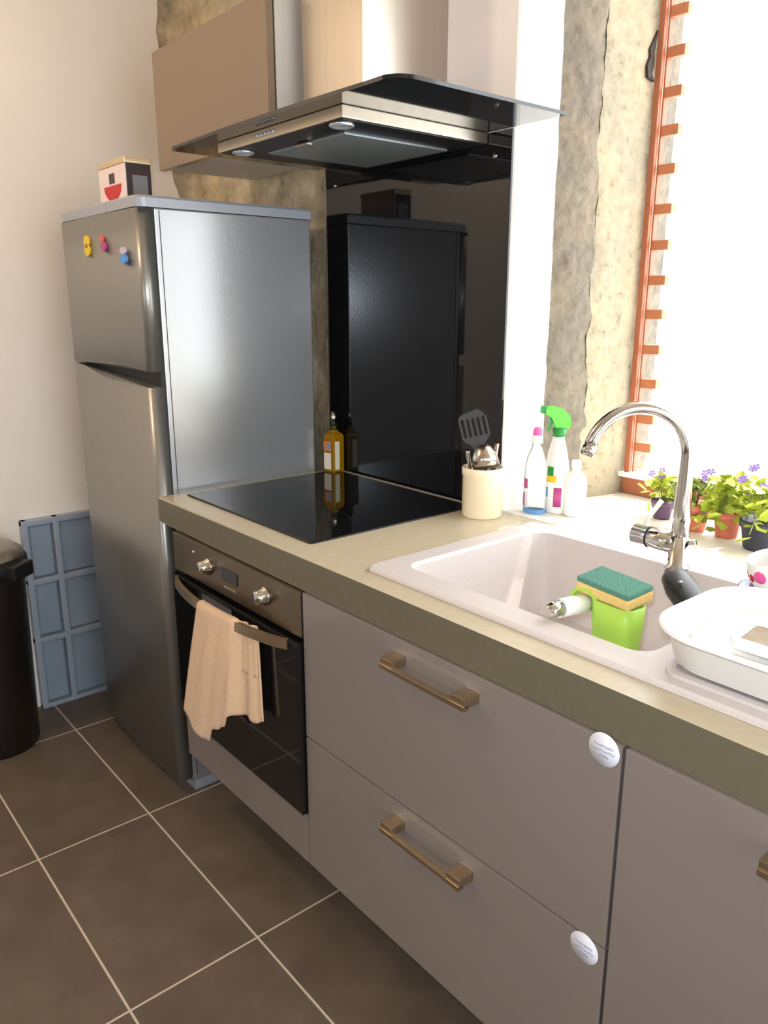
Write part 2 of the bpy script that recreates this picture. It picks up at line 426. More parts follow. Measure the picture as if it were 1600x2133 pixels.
# ------------------------------------------------------------------ worktop and base units
bm = bmesh.new()
hx0, hx1, hy0, hy1 = .765, 1.325, .092, .542
x0, x1 = -.083, 2.6
g = {}
def wv(x, y, z):
    k = (x, y, z)
    if k not in g: g[k] = bm.verts.new(k)
    return g[k]
X = [x0, hx0, hx1, x1]; Y = [0, hy0, hy1, YB-.001]; zb, zt = H-.07, H
for a in range(3):
    for b in range(3):
        if a == 1 and b == 1: continue
        for z in (zb, zt): bm.faces.new([wv(X[a],Y[b],z), wv(X[a+1],Y[b],z), wv(X[a+1],Y[b+1],z), wv(X[a],Y[b+1],z)])
    bm.faces.new([wv(X[a],Y[0],zb), wv(X[a+1],Y[0],zb), wv(X[a+1],Y[0],zt), wv(X[a],Y[0],zt)])
    bm.faces.new([wv(X[a],Y[3],zb), wv(X[a+1],Y[3],zb), wv(X[a+1],Y[3],zt), wv(X[a],Y[3],zt)])
for x in (X[0], X[3]):
    for b in range(3): bm.faces.new([wv(x,Y[b],zb), wv(x,Y[b+1],zb), wv(x,Y[b+1],zt), wv(x,Y[b],zt)])
for (a, b), (c, d) in (((1,1),(2,1)),((2,1),(2,2)),((2,2),(1,2)),((1,2),(1,1))):
    bm.faces.new([wv(X[a],Y[b],zb), wv(X[c],Y[d],zb), wv(X[c],Y[d],zt), wv(X[a],Y[b],zt)])
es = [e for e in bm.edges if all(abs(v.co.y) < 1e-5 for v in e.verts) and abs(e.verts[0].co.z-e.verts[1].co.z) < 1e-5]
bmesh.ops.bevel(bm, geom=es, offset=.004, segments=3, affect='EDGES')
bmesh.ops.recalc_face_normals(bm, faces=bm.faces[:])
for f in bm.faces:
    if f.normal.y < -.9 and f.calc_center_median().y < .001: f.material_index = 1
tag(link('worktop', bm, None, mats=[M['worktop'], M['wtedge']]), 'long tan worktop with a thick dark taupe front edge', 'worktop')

def bar_handle(cx, z, parent, y=-.006):
    bm = bmesh.new()
    for s in (-1, 1):
        bx(bm, cx+s*.087-.016, cx+s*.087+.016, y-.034, y, z-.002, z+.014, .0015)
    bx(bm, cx-.103, cx+.103, y-.036, y-.024, z-.006, z+.002, .001)
    return link('handle', bm, M['nickel'], parent)
def rel(o, p):
    o.matrix_parent_inverse = Matrix.Translation(-Vector(p.location)); return o
YF = -.006; ZB = .195; ZT = H-.071
# oven housing
oh = thing('oven_cabinet', (.30, .3, 0), 'taupe base unit around the oven next to the fridge', 'cabinet')
bm = bmesh.new()
bx(bm, .012, .028, .014, .56, ZB, ZT); bx(bm, .582, .599, .014, .56, ZB, ZT); bx(bm, .028, .582, .014, .56, ZB, ZB+.016); bx(bm, .028, .582, .55, .56, ZB, ZT)
rel(link('carcass', bm, M['carcass'], oh), oh)
rel(box('lower_panel', .012, .601, YF, .012, ZB, .318, M['front'], oh, .0015), oh)
rel(box('plinth', .012, .60, .20, .215, 0, ZB, M['plinth'], oh), oh)
# oven
ov = thing('built_in_oven', (.31, .3, .32), 'stainless built-in oven with a black glass door under the hob', 'oven')
R_ = lambda o: rel(o, ov)
R_(box('body', .03, .58, .016, .54, .322, ZT-.001, M['black'], ov))
R_(box('control_panel', .014, .600, YF-.004, .014, .742, ZT-.001, M['panelsteel'], ov, .002))
R_(box('door', .014, .600, YF-.012, .012, .322, .732, M['glass_black'], ov, .003))
dr = [c for c in ov.children if c.name == 'door'][0]
R_(box('display', .268, .345, YF-.006, YF-.002, .782, .812, M['display'], ov, .001))
R_(box('door_top_trim', .014, .600, YF-.016, YF-.010, .724, .732, M['black'], ov, .001))
for kx in (.205, .465):
    k = R_(lathe('knob', [(0,0),(.021,0),(.021,.004),(.017,.006),(.016,.022),(.013,.026),(0,.026)], M['chrome'], ov, 28, T(kx, YF-.004, .796)@Rm(90,'X')))
R_(lathe('indicator', [(0,0),(.004,0),(.003,.003),(0,.004)], M['lens'], ov, 12, T(.13, YF-.004, .815)@Rm(90,'X')))
R_(box('key_row', .28, .335, YF-.0055, YF-.003, .763, .769, M['steel_h'], ov, .001))
# bowed handle
pts = []
for i in range(25):
    t = i/24; x = .045+.525*t; y = YF-.016-.042*math.sin(PI*t)**.7; pts.append((x, y, .722))
bm = bmesh.new()
def sweep_rect(bm, pts, hw, hh):
    rs = []
    for i, p in enumerate(pts):
        d = (Vector(pts[min(i+1, len(pts)-1)])-Vector(pts[max(i-1,0)])).normalized(); n = Vector((d.y, -d.x, 0))
        p = Vector(p); rs.append([bm.verts.new(p+n*a*hw+Vector((0,0,b*hh))) for a, b in ((-1,-1),(1,-1),(1,1),(-1,1))])
    for a, b in zip(rs, rs[1:]):
        for k in range(4): bm.faces.new((a[k], a[(k+1)%4], b[(k+1)%4], b[k]))
    bm.faces.new(rs[0][::-1]); bm.faces.new(rs[-1])
sweep_rect(bm, pts, .005, .011)
bmesh.ops.bevel(bm, geom=[e for e in bm.edges if len(e.link_faces)==2 and e.calc_face_angle(0) > .9], offset=.0015, segments=2, affect='EDGES')
R_(link('handle', bm, M['nickel'], ov))

# towel over the handle
def bar_y(x):
    t = max(0, min(1, (x-.045)/.525)); return YF-.016-.042*math.sin(PI*t)**.7
def drape(name, xt0, xt1, ztop, zfun, xfun, m, front=True, off=.010, amp=.006, nf=5, nu=40, nv=50, th=.004, back=.12, seed=0):
    bm = bmesh.new(); g = []
    for j in range(nv+1):
        row = []; t = j/nv
        for i in range(nu+1):
            u = i/nu; xt = xt0+(xt1-xt0)*u; yb = bar_y(xt)
            zb = zfun(u); L = ztop-zb
            s = -back + t*(L+back+.03)     # arc length, <0 behind the bar
            if s < 0: y = yb+off; z = ztop+s*1.0; x = xt
            elif s < .03: a = PI*s/.03; y = yb+off*math.cos(a); z = ztop+off*math.sin(a)*.7; x = xt
            else:
                q = (s-.03)/L; z = ztop-(s-.03)
                w = amp*min(1, q*3)*math.sin(u*nf*2*PI+seed+2*q)
                y = yb-off-abs(w)*.8-.004*q+w*.4; x = xfun(u, q)
            kk = max(0, min(1, (u-.70)/.08)); kk = kk*kk*(3-2*kk)
            if s >= 0: z = z-.006*kk; y = y*(1-kk)+(yb+.0115+.004*math.sin(u*40+4*max(0, s)))*kk
            row.append(bm.verts.new((x, y, z)))
        g.append(row)
    for j in range(nv):
        for i in range(nu):
            f = bm.faces.new((g[j][i], g[j][i+1], g[j+1][i+1], g[j+1][i])); f.smooth = True
    o = link(name, bm, m); s = o.modifiers.new('s', 'SOLIDIFY'); s.thickness = th; s.offset = 0
    return o
def zf(u):
    pts = [(0,.42),(.12,.392),(.3,.382),(.40,.388),(.46,.43),(.56,.44),(.60,.455),(.66,.462),(.71,.50),(.80,.505),(.92,.50),(1,.515)]
    for a, b in zip(pts, pts[1:]):
        if u <= b[0]: return a[1]+(b[1]-a[1])*(u-a[0])/(b[0]-a[0])
    return .5
xf = lambda u, q: .262+.208*u + q*(-.100*(1-u)+.012*u)
tag(drape('tea_towel', .262, .470, .731, zf, xf, M['towel'], amp=.006, nf=2.0), 'beige towel draped over the oven door handle', 'towel')

# drawers
XJ = 1.3594; ZS = .5155
dc = thing('drawer_cabinet', (.98, .3, 0), 'taupe two-drawer base unit between the oven and the hinged door unit', 'cabinet')
rel(box('carcass', .606, XJ-.004, .014, .56, ZB, .70, M['carcass'], dc), dc)
rel(box('plinth', .60, XJ, .20, .215, 0, ZB, M['plinth'], dc), dc)
rel(box('back_panel', .606, XJ-.004, .545, .56, .70, ZT-.001, M['carcass'], dc), dc)
for z0, z1, hz in ((ZB, ZS-.0018, .470), (ZS+.0018, ZT-.001, .802)):
    d = rel(box('drawer_front', .604, XJ-.003, YF, .012, z0, z1, M['front'], dc, .0015), dc)
    h = bar_handle(.996, hz, d); h.matrix_parent_inverse = Matrix.Translation(-Vector(dc.location))@Matrix.Translation(Vector(dc.location))
dd = thing('door_cabinet', (1.7, .3, 0), 'taupe base unit with a tall door at the right end under the sink drainer', 'cabinet')
rel(box('carcass', XJ+.004, 2.10, .014, .56, ZB, ZT-.002, M['carcass'], dd), dd)
rel(box('plinth', XJ, 2.10, .20, .215, 0, ZB, M['plinth'], dd), dd)
d = rel(box('door', XJ+.003, 2.0, YF, .012, ZB, ZT-.001, M['front'], dd, .0015), dd)
bar_handle(1.662, .796, d)

# round paper stickers
def sticker(x, z, label):
    t = thing('sticker', (x, YF-.0006, z), label, 'sticker')
    lathe('disc', [(0,0),(.0245,0),(.0245,.0005),(0,.0005)], M['sticker'], t, 40, Rm(90,'X'))
    for k, (zz, w) in enumerate(((.006,.030),(-.001,.034),(-.009,.016))):
        pts = [(-w/2+w*i/30, -.0008, zz-.001+.0022*math.sin(i*1.7+k)*abs(math.sin(i*.6+1))) for i in range(31)]
        tube('scribble', pts, .0006, M['ink'], t, 5)
sticker(1.330, .826, 'round white paper sticker high on the upper drawer beside the door joint')
sticker(1.323, .495, 'round white paper sticker at the top of the lower drawer')

# ------------------------------------------------------------------ hob
hb = thing('induction_hob', (.24, .31, H), 'black glass hob let into the worktop', 'hob')
bm = bmesh.new()
hw = rrect(-.051-.24, .534-.24, .066-.31, .562-.31, .008)
loops_bm(bm, [[(x, y, .0003) for x, y in hw], [(x, y, .004) for x, y in hw], [(x*.996, y*.996, .0048) for x, y in hw]])
link('glass_plate', bm, M['glass_black'], hb)
for cx, cy, r in ((-.15,-.12,.09),(.14,-.12,.075),(-.15,.12,.07),(.14,.12,.09)):
    lathe('cooking_zone', [(r,.0049),(r+.001,.0051),(r+.002,.0049)], M['glass_black'], hb, 48, T(cx, cy, 0))

# ------------------------------------------------------------------ splashback with four screws
sp = thing('splashback', (.255, YB-.004, 1.35), 'tall black glass splashback behind the hob', 'splashback')
rel(box('glass', -.096, .603, YB-.0065, YB-.0005, H+.003, 1.785, M['splash'], sp, .0008), sp)
rel(box('edge_trim', -.0985, -.0962, YB-.0070, YB-.0005, H+.003, 1.785, M['steel'], sp), sp)
for x, z in ((-.051,1.735),(.555,1.735),(-.047,.962),(.50,.962)):
    rel(lathe('screw_cap', [(0,0),(.007,0),(.006,.003),(0,.004)], M['chrome'], sp, 18, T(x, YB-.0065, z)@Rm(90,'X')), sp)

# ------------------------------------------------------------------ hood
hd = thing('cooker_hood', (.275, .40, 1.79), 'steel and smoked glass cooker hood over the hob', 'cooker hood')
G = lambda o: rel(o, hd)
bm = bmesh.new()
gl = []
def arc(cx, cy, r, a0, a1, n=10): return [(cx+r*math.cos(R(a0+(a1-a0)*i/n)), cy+r*math.sin(R(a0+(a1-a0)*i/n))) for i in range(n+1)]
xa, xb, ya, yb2 = -.138, .748, .112, YB-.007
front = [(xa+(xb-xa)*t, ya+.012*(1-4*t*(1-t))) for t in [i/20 for i in range(1, 20)]]
gl = [(xa, yb2)] + arc(xa+.05, ya+.07, .05, 180, 262) + front[2:-2] + arc(xb-.05, ya+.07, .05, 278, 360) + [(xb, yb2)]
gl = [(xa, yb2), (xa, ya+.05)] + arc(xa+.02, ya+.030, .02, 180, 262, 6) + front[1:-1] + arc(xb-.045, ya+.052, .045, 278, 360) + [(xb, yb2)]
prism_bm(bm, gl, 1.7865, 1.7935)
G(link('glass_canopy', bm, M['hoodglass'], hd))
bm = bmesh.new(); bx(bm, .035, .532, .165, YB-.008, 1.7625, 1.786, .002)
G(link('body', bm, M['steel_h'], hd))
G(box('underside', .043, .524, .173, YB-.012, 1.7610, 1.7623, M['black'], hd))
G(box('grease_filter', .135, .435, .245, .545, 1.7562, 1.7609, M['filter'], hd, .001))
G(box('filter_catch', .26, .31, .236, .250, 1.7535, 1.7575, M['steel'], hd, .001))
for x in (.090, .480):
    G(lathe('lamp', [(0,0),(.018,0),(.022,-.003),(.026,-.001),(.026,.002)], M['lens'], hd, 24, T(x, .203, 1.7595)))
for k in range(5):
    G(lathe('button', [(0,0),(.0042,0),(.0035,.003),(0,.0035)], M['lens'], hd, 14, T(.22+.016*k, .165, 1.774)@Rm(90,'X')))
G(box('chimney', .160, .388, .333, YB-.0005, 1.794, 2.615, M['steel'], hd, .0015))
G(box('maker_mark', .275, .305, .3322, .3332, 1.868, 1.873, M['gasket'], hd))

# ------------------------------------------------------------------ upper cabinet
uc = thing('wall_cabinet', (-.2, .43, 1.95), 'taupe fronted wall cupboard up beside the cooker hood', 'cabinet')
U = lambda o: rel(o, uc)
U(box('carcass', -.508, .108, .292, YB-.001, 1.800, 2.118, M['carcass'], uc, .001))
U(box('door', -.512, .106, .268, .288, 1.797, 2.114, M['front_warm_lit'], uc, .0015))
U(box('hinge_gap', -.500, .104, .288, .292, 1.805, 2.110, M['gasket'], uc))

# ------------------------------------------------------------------ fridge
fr = thing('fridge_freezer', (-.355, .28, 0), 'tall silver fridge with a small freezer door on top', 'fridge')
F = lambda o: rel(o, fr)
fx0, fx1 = -.638, -.0845
F(box('body', fx0+.004, fx1, .046, .512, .03, 1.641, M['fridge_side'], fr, .003))
def fdoor(name, z0, z1, zbow):
    bm = bmesh.new()
    # plan section with rounded right and left vertical edges and a slight bow
    def sec(z):
        pl = []
        for i in range(9): a = R(90+ (90)*i/8); pass
        out = [(fx1+.0005, .040)]
        for i in range(9): a = R(0-90*i/8); out.append((fx1+.0005-.018+.018*math.cos(a), .018+.018*math.sin(a)))
        for i in range(1, 12):
            t = i/12; x = fx1-.018+(fx0+.018-(fx1-.018))*t; out.append((x, -.006*math.sin(PI*t)))
        for i in range(9): a = R(270-90*i/8); out.append((fx0+.018+.018*math.cos(a), .018+.018*math.sin(a)))
        out.append((fx0, .040)); return [(x, y, z) for x, y in out]
    n = 6
    def shift(l, f): return [(x, y, f(x, z)) for x, y, z in l]
    lo = shift(sec(z0), lambda x, z: z0+ (zbow(x) if name == 'freezer_door' else 0))
    hi = shift(sec(z1), lambda x, z: z1+ (zbow(x) if name == 'fridge_door' else 0))
    loops_bm(bm, [lo, hi], smooth=False)
    for f in bm.faces: f.smooth = len(f.verts) == 4
    return F(link(name, bm, M['fridge'], fr))
wave = lambda x: .012*math.sin(((x-fx0)/(fx1-fx0))*PI)
d1 = fdoor('freezer_door', 1.246, 1.640, lambda x: -.004+.012*math.sin(((x-fx0)/(fx1-fx0))**1.3*PI))
d2 = fdoor('fridge_door', .045, 1.222, lambda x: .016-.042*min(1, max(0, ((x-fx0)/(fx1-fx0)-.12)/.5))**1.4+.006*max(0, ((x-fx0)/(fx1-fx0)-.72)/.28))
F(box('gasket', fx0+.004, fx1-.004, .0402, .0458, .05, 1.638, M['gasket'], fr))
F(box('handle_recess', fx0+.02, fx1-.0005, .034, .046, 1.175, 1.262, M['gasket'], fr))
bm = bmesh.new()
ll = [(fx1+.002,.515),(fx1+.002,.03)] + arc(fx1+.002-.03, .03, .03, 0, -90, 8) + arc(fx0-.002+.03, .03, .03, -90, -180, 8) + [(fx0-.002,.515)]
loops_bm(bm, [[(x, y, 1.6425) for x, y in ll], [(x, y, 1.664) for x, y in ll], [(fx0+.27+(x-fx0-.27)*.985, y*.985+.004, 1.670) for x, y in ll]])
F(link('top_cover', bm, M['fridge_trim'], fr))
F(box('hinge_cap', fx1-.022, fx1+.0015, .006, .044, 1.631, 1.6415, M['gasket'], fr, .002))
F(box('kick_plate', fx0+.01, fx1-.002, .05, .50, .0, .032, M['fridge_trim'], fr))
F(box('side_groove', fx1-.0005, fx1+.0006, .058, .060, .05, 1.636, M['gasket'], fr))
F(lathe('foot', [(0,0),(.016,0),(.016,.03),(0,.03)], M['fridge_trim'], fr, 18, T(fx1-.03, .075, 0)))

# magnets on the freezer door
def magnet(x, z, label, parts):
    t = thing('fridge_magnet', (x, -.0065, z), label, 'magnet', 'magnets on the freezer door')
    for nm, poly, m, th in parts: prism(nm, poly, -th, 0, M[m], t, 'y', .0006)
def ell(cx, cz, a, b, n=16): return [(cx+a*math.cos(2*PI*i/n), cz+b*math.sin(2*PI*i/n)) for i in range(n)]
magnet(-.405, 1.566, 'yellow figure-eight magnet, leftmost on the freezer door', [('upper_loop', ell(0,.012,.021,.015), 'yellow', .005), ('lower_loop', ell(0,-.012,.021,.015), 'yellow', .005), ('centre', ell(0,0,.006,.006), 'brownline', .007)])
magnet(-.290, 1.568, 'pink and orange magnet in the middle of the freezer door', [('upper_shape', ell(-.006,.011,.016,.010), 'red2', .005), ('lower_shape', ell(.006,-.009,.016,.013), 'magenta', .006)])
magnet(-.160, 1.530, 'pale blue and white magnet, rightmost on the freezer door', [('upper_shape', ell(0,.012,.019,.009), 'lilac', .005), ('lower_shape', ell(0,-.008,.023,.012), 'blue', .006)])

# tin canister on the fridge
cn = thing('tea_tin', (-.400, .125, 1.6705), 'square white and dark tin with a red bowl picture on top of the fridge', 'tin')
box('body', -.085, .100, -.055, .020, 0, .104, M['tinpink'], cn, .004)
box('lid', -.087, .102, -.057, .022, .104, .120, M['cream_metal'], cn, .005)
box('dark_side', .1002, .1022, -.052, .017, .004, .104, M['tindark'], cn)
box('grey_picture', .1022, .1030, -.036, .006, .012, .075, M['tingrey'], cn)
prism('red_bowl', [(.012+.06*math.cos(R(180+180*i/14)), .055+.040*math.sin(R(180+180*i/14))) for i in range(15)], -.0562, -.0550, M['red'], cn, 'y')
prism('dark_picture', [(-.008,.060),(.028,.060),(.028,.086),(-.008,.086)], -.0562, -.0550, M['tindark'], cn, 'y')

# ------------------------------------------------------------------ framed grid panel by the left wall
gp = thing('grid_panel', (XL+.02, .1, 0), 'blue-grey panel of framed squares standing low against the cream wall', 'panel')
Gp = lambda o: rel(o, gp)
ys = [-.135, -.032, .19, .41]; zz = [.006, .262, .478, .690]
bm = bmesh.new()
for y in ys: bx(bm, XL+.001, XL+.030, y-.010, y+.010, .0, .70, .003)
for z in zz: bx(bm, XL+.001, XL+.029, -.145, .42, max(0, z-.010), z+.010, .003)
Gp(link('frame', bm, M['panelframe'], gp))
for i in range(3):
    for j in range(3):
        bm = bmesh.new(); y0, y1, z0, z1 = ys[i]+.011, ys[i+1]-.011, zz[j]+.011, zz[j+1]-.011
        loops_bm(bm, [[(XL+.001,y0,z0),(XL+.001,y1,z0),(XL+.001,y1,z1),(XL+.001,y0,z1)], [(XL+.010,y0,z0),(XL+.010,y1,z0),(XL+.010,y1,z1),(XL+.010,y0,z1)],
                      [(XL+.018,y0+.008,z0+.008),(XL+.018,y1-.008,z0+.008),(XL+.018,y1-.008,z1-.008),(XL+.018,y0+.008,z1-.008)]])
        Gp(link('pane', bm, M['panelblue'], gp))

# ------------------------------------------------------------------ bin
bn = thing('pedal_bin', (-.745, -.325, 0), 'tall black kitchen bin with a steel lid at the left edge', 'bin')
lathe('body', [(0,0),(.118,0),(.122,.01),(.135,.58),(.135,.60),(0,.60)], M['bin'], bn, 48)
lathe('rim', [(.130,.585),(.146,.590),(.150,.612),(.147,.640),(.135,.652),(.120,.650)], M['black'], bn, 48)
lathe('lid', [(.138,.650),(.136,.662),(.110,.680),(.06,.692),(0,.695)], M['binlid'], bn, 48)
bm = bmesh.new(); bx(bm, .05, .172, -.045, .045, .592, .640, .012, 4, Rm(38,'Z'))
link('hinge_housing', bm, M['black'], bn)
box('pedal', -.03, .03, -.165, -.115, .010, .022, M['binlid'], bn, .003)

# ------------------------------------------------------------------ sink
sk = thing('composite_sink', (1.05, .31, H), 'speckled pale resin sink with a ribbed drainer to its right', 'sink')
SK = lambda o: rel(o, sk)
bm = bmesh.new()
nseg = 6
def L(x0, x1, y0, y1, r, z): return [(x, y, z) for x, y in rrect(x0, x1, y0, y1, r, nseg)]
ox0, ox1, oy0, oy1 = .738, 2.02, .052, .556
loops = [L(ox0, ox1, oy0, oy1, .018, H+.0005), L(ox0, ox1, oy0, oy1, .018, H+.006), L(ox0+.004, ox1-.004, oy0+.004, oy1-.004, .018, H+.010),
         L(.786, 1.312, .108, .524, .035, H+.010), L(.792, 1.306, .114, .518, .035, H+.004), L(.800, 1.298, .122, .510, .04, H-.09), L(.812, 1.286, .134, .498, .05, H-.175),
         L(.85, 1.25, .17, .46, .05, H-.188)]
loops_bm(bm, loops, cap0=False, cap1=True)
# outside skin of the bowl, so the shell has thickness
loops_bm(bm, [L(.776, 1.318, .098, .534, .035, H+.0005), L(.780, 1.314, .104, .530, .04, H-.195)], cap0=False, cap1=True)
for f in bm.faces: f.smooth = False
SK(link('basin', bm, M['sink'], sk))
# raised lip of the drainer and its ribs
bm = bmesh.new()
lip = rrect(1.350, 2.00, .075, .535, .03, 8); lin = rrect(1.362, 1.988, .087, .523, .022, 8)
loops_bm(bm, [[(x,y,H+.0102) for x,y in lip], [(x*.998+.003,y*.998,H+.0155) for x,y in lip], [(x,y,H+.0155) for x,y in lin], [(x,y,H+.0102) for x,y in lin]], False, False)
SK(link('drainer_lip', bm, M['sink'], sk))
for k in range(10):
    x = 1.42+.055*k
    SK(box('drainer_rib', x-.007, x+.007, .13, .46, H+.0102, H+.0135, M['sink'], sk, .0014))
SK(lathe('drain', [(0,.001),(.038,.001),(.044,.004),(.045,0)], M['chrome'], sk, 28, T(1.05,.31,H-.189)))

# ------------------------------------------------------------------ tap
tp = thing('mixer_tap', (1.130, .502, H+.0101), 'chrome swan-neck mixer tap at the back of the sink', 'tap')
lathe('base', [(0,0),(.024,0),(.024,.004),(.018,.008),(.018,.062),(0,.062)], M['chrome'], tp, 28)
dv = Vector((-.64, -.77, 0)); r = .092
pts = [(0,0,.03),(0,0,.10),(0,0,.16),(0,0,.213)] + [tuple(dv*(r-r*math.cos(a))+Vector((0,0,.213+r*math.sin(a)))) for a in [PI*.93*i/20 for i in range(1, 21)]]
e = Vector(pts[-1]); td = (e-Vector(pts[-2])).normalized()
tube('spout', pts, [.0165,.0165,.0140]+[.0118]*(len(pts)-3), M['chrome'], tp, 18)
tube('aerator', [tuple(e-td*.002), tuple(e+td*.016)], .0132, M['chrome'], tp, 18)
tube('body', [(-.005,0,.046),(-.060,0,.046),(-.062,0,.046),(-.095,0,.046)], [.021,.021,.019,.020], M['chrome'], tp, 24)
lathe('cap_ring', [(.0185,0),(.0215,.001),(.0215,.004),(.0185,.005)], M['gasket'], tp, 24, T(-.064,0,.046)@Rm(90,'Y'))
tube('lever', [(-.078,.0,.062),(-.070,.006,.085),(-.055,.020,.118)], [.0035,.004,.005], M['white'], tp, 10)
tube('side_screw', [(.018,0,.052),(.032,.004,.056)], [.006,.005], M['chrome'], tp, 12)

# ------------------------------------------------------------------ things in and around the sink
# lime silicone caddy with sponge
cy = thing('sponge_caddy', (1.203, .200, .862), 'lime green silicone caddy hanging in the sink bowl', 'caddy', rz=R(-6))
bm = bmesh.new()
def cl(a, b, z, dx=0, dy=0): return [(dx+x, dy+y, z+zz2) for (x, y), zz2 in zip(rrect(-a, a, -b, b, min(a,b)*.6, 6), [0]*28)]
loops_bm(bm, [cl(.028,.018,-.035), cl(.035,.022,.0), cl(.039,.025,.05), cl(.040,.026,.088), cl(.037,.023,.088), cl(.036,.022,.05), cl(.032,.019,0), cl(.025,.015,-.028)], True, True, smooth=True)
link('pouch', bm, M['lime'], cy)
arch = [(-.052+.032*math.cos(PI*i/18), .068+.034*math.sin(PI*i/18)) for i in range(19)]
inn = [(-.052+.026*math.cos(PI*i/18), .068+.028*math.sin(PI*i/18)) for i in range(19)][::-1]
prism('strap', arch+[(-.084,.045),(-.078,.045)]+inn+[(-.028,.0),(-.020,.0)], -.024, .010, M['lime'], cy, 'y')
spg = thing('sponge', (1.185, .212, .953), 'yellow sponge with a green scouring top resting in the lime caddy', 'sponge', rz=R(12))
spg.rotation_euler = (R(5), R(3), R(-4))
box('foam', -.052, .052, -.032, .032, 0, .018, M['sponge'], spg, .004)
box('scouring_pad', -.0515, .0515, -.0315, .0315, .0182, .027, M['scour'], spg, .003)
# white tube with a chrome end lying across the rim
tu = thing('white_tube', (1.146, .120, H+.0265), 'short white tube with a chrome end lying over the front rim of the sink', 'tube')
tube('barrel', [(-.002,.006,0),(.001,.035,-.002),(.004,.078,-.006)], .0155, M['white'], tu, 22)
tube('chrome_end', [(-.005,-.022,-.001),(-.004,-.010,-.001),(-.002,.006,0)], [.009,.013,.015], M['chrome'], tu, 20)

# white washing-up basin on the drainer
wb = thing('washing_up_basin', (1.502, .203, H+.0158), 'shallow white plastic washing-up basin standing on the drainer', 'basin')
bm = bmesh.new()
def wl(a, b, z, r=.075): return [(x, y, z) for x, y in rrect(-a, a, -b, b, r, 8)]
loops_bm(bm, [wl(.150,.108,0,.06), wl(.162,.120,.006,.07), wl(.174,.132,.048,.08), wl(.182,.138,.054,.085), wl(.186,.142,.052,.09), wl(.187,.143,.056,.09), wl(.184,.140,.059,.09), wl(.170,.128,.057,.08),
              wl(.166,.124,.048,.08), wl(.154,.112,.012,.07), wl(.140,.100,.006,.06)], True, True, smooth=True)
link('shell', bm, M['white'], wb)
bm = bmesh.new(); bx(bm, -.1765, -.1715, -.030, .030, .022, .038, .0015)
link('hand_hole', bm, M['tingrey'], wb)
# folded white cloth filling the basin, and a small food box
bm = bmesh.new(); g = []
for j in range(31):
    row = []
    for i in range(41):
        u = -1+2*i/40; v = -1+2*j/30
        rr = (abs(u)**3.2+abs(v)**3.2)**(1/3.2); k = min(1, rr)
        sc = 1 if rr <= 1 else 1/rr
        z = .040+.012*(1-k**2)+.004*noise.noise(Vector((u*2, v*2, 1)))-.010*max(0, k-.8)*3
        row.append(bm.verts.new((u*.150*sc, v*.108*sc, z)))
    g.append(row)
for j in range(30):
    for i in range(40): f = bm.faces.new((g[j][i], g[j][i+1], g[j+1][i+1], g[j+1][i])); f.smooth = True
o = link('folded_cloth', bm, mat('white_cloth', srgb(232,232,232), .9)); o.location = wb.location
s_ = o.modifiers.new('s', 'SOLIDIFY'); s_.thickness = .006; s_.offset = -1
tag(o, 'folded white cloth heaped in the washing-up basin', 'cloth')
fb = thing('food_box', (1.486, .132, H+.068), 'small clear-rimmed square box with tan contents in the white basin', 'food box', rz=R(8))
fb.rotation_euler = (R(-6), R(4), R(10))
bm = bmesh.new()
loops_bm(bm, [[(x,y,.004) for x,y in rrect(-.050,.050,-.052,.052,.006,3)], [(x,y,.018) for x,y in rrect(-.054,.054,-.056,.056,.006,3)], [(x,y,.018) for x,y in rrect(-.046,.046,-.048,.048,.006,3)], [(x,y,.009) for x,y in rrect(-.044,.044,-.046,.046,.006,3)]], True, True)
link('rim', bm, M['white'], fb)
bm = bmesh.new(); prism_bm(bm, rrect(-.043,.043,-.045,.045,.005,3), .0092, .0135); link('contents', bm, M['tan'], fb)

# black handled brush behind the basin
bk = thing('kitchen_utensil', (1.272, .290, H-.004), 'broad black plastic handle with a hanging hole leaning behind the white basin', 'utensil')
bm = bmesh.new()
hp = [(-.060,.055,.060),(-.045,.040,.056),(-.020,.018,.046),(.015,-.010,.034),(.045,-.030,.018)]
tube_bm(bm, hp, [.018,.026,.029,.026,.018], 18, .6)
link('grip', bm, M['black'], bk)
lathe('hanging_hole', [(0,0),(.0035,0),(.0035,.002),(0,.002)], M['steel'], bk, 12, T(-.020,.006,.0645))
# slate blue bowl and flowered mug
bb = thing('slate_bowl', (1.358, .412, H+.0158), 'slate blue bowl at the back of the drainer under the mug', 'bowl')
lathe('shell', [(0,.0),(.030,0),(.034,.004),(.050,.018),(.060,.034),(.057,.034),(.047,.020),(.030,.008),(0,.006)], M['bluebowl'], bb, 36)
mg = thing('flowered_mug', (1.360, .412, H+.034), 'white mug with pink and orange flowers tipped inside the slate bowl', 'mug')
mg.rotation_euler = (R(12), R(-10), 0)
lathe('cup', [(0,0),(.034,0),(.037,.004),(.038,.075),(.0355,.075),(.034,.006),(0,.005)], M['white'], mg, 32)
for a, z, m_, s1 in ((200,.052,'pink',.010),(235,.050,'red',.007),(262,.055,'pink',.011),(215,.026,'orange',.010),(250,.022,'magenta',.008),(280,.028,'blue',.008),(300,.055,'pink',.009),(185,.030,'dkgreen',.006),(230,.035,'violet',.006)):
    lathe('flower', [(0,.0012),(s1*.6,.001),(s1,0)], M[m_], mg, 8, Rm(a,'Z')@T(.0379,0,z)@Rm(90,'Y'))
tube('handle', [(.036,.0,.062),(.056,.006,.056),(.058,.008,.036),(.037,.0,.018)], .005, M['bluebowl'], mg, 10)
sc = thing('sauce_dish', (1.432, .425, H+.0158), 'dark rimmed white dish beside the flowered mug', 'dish')
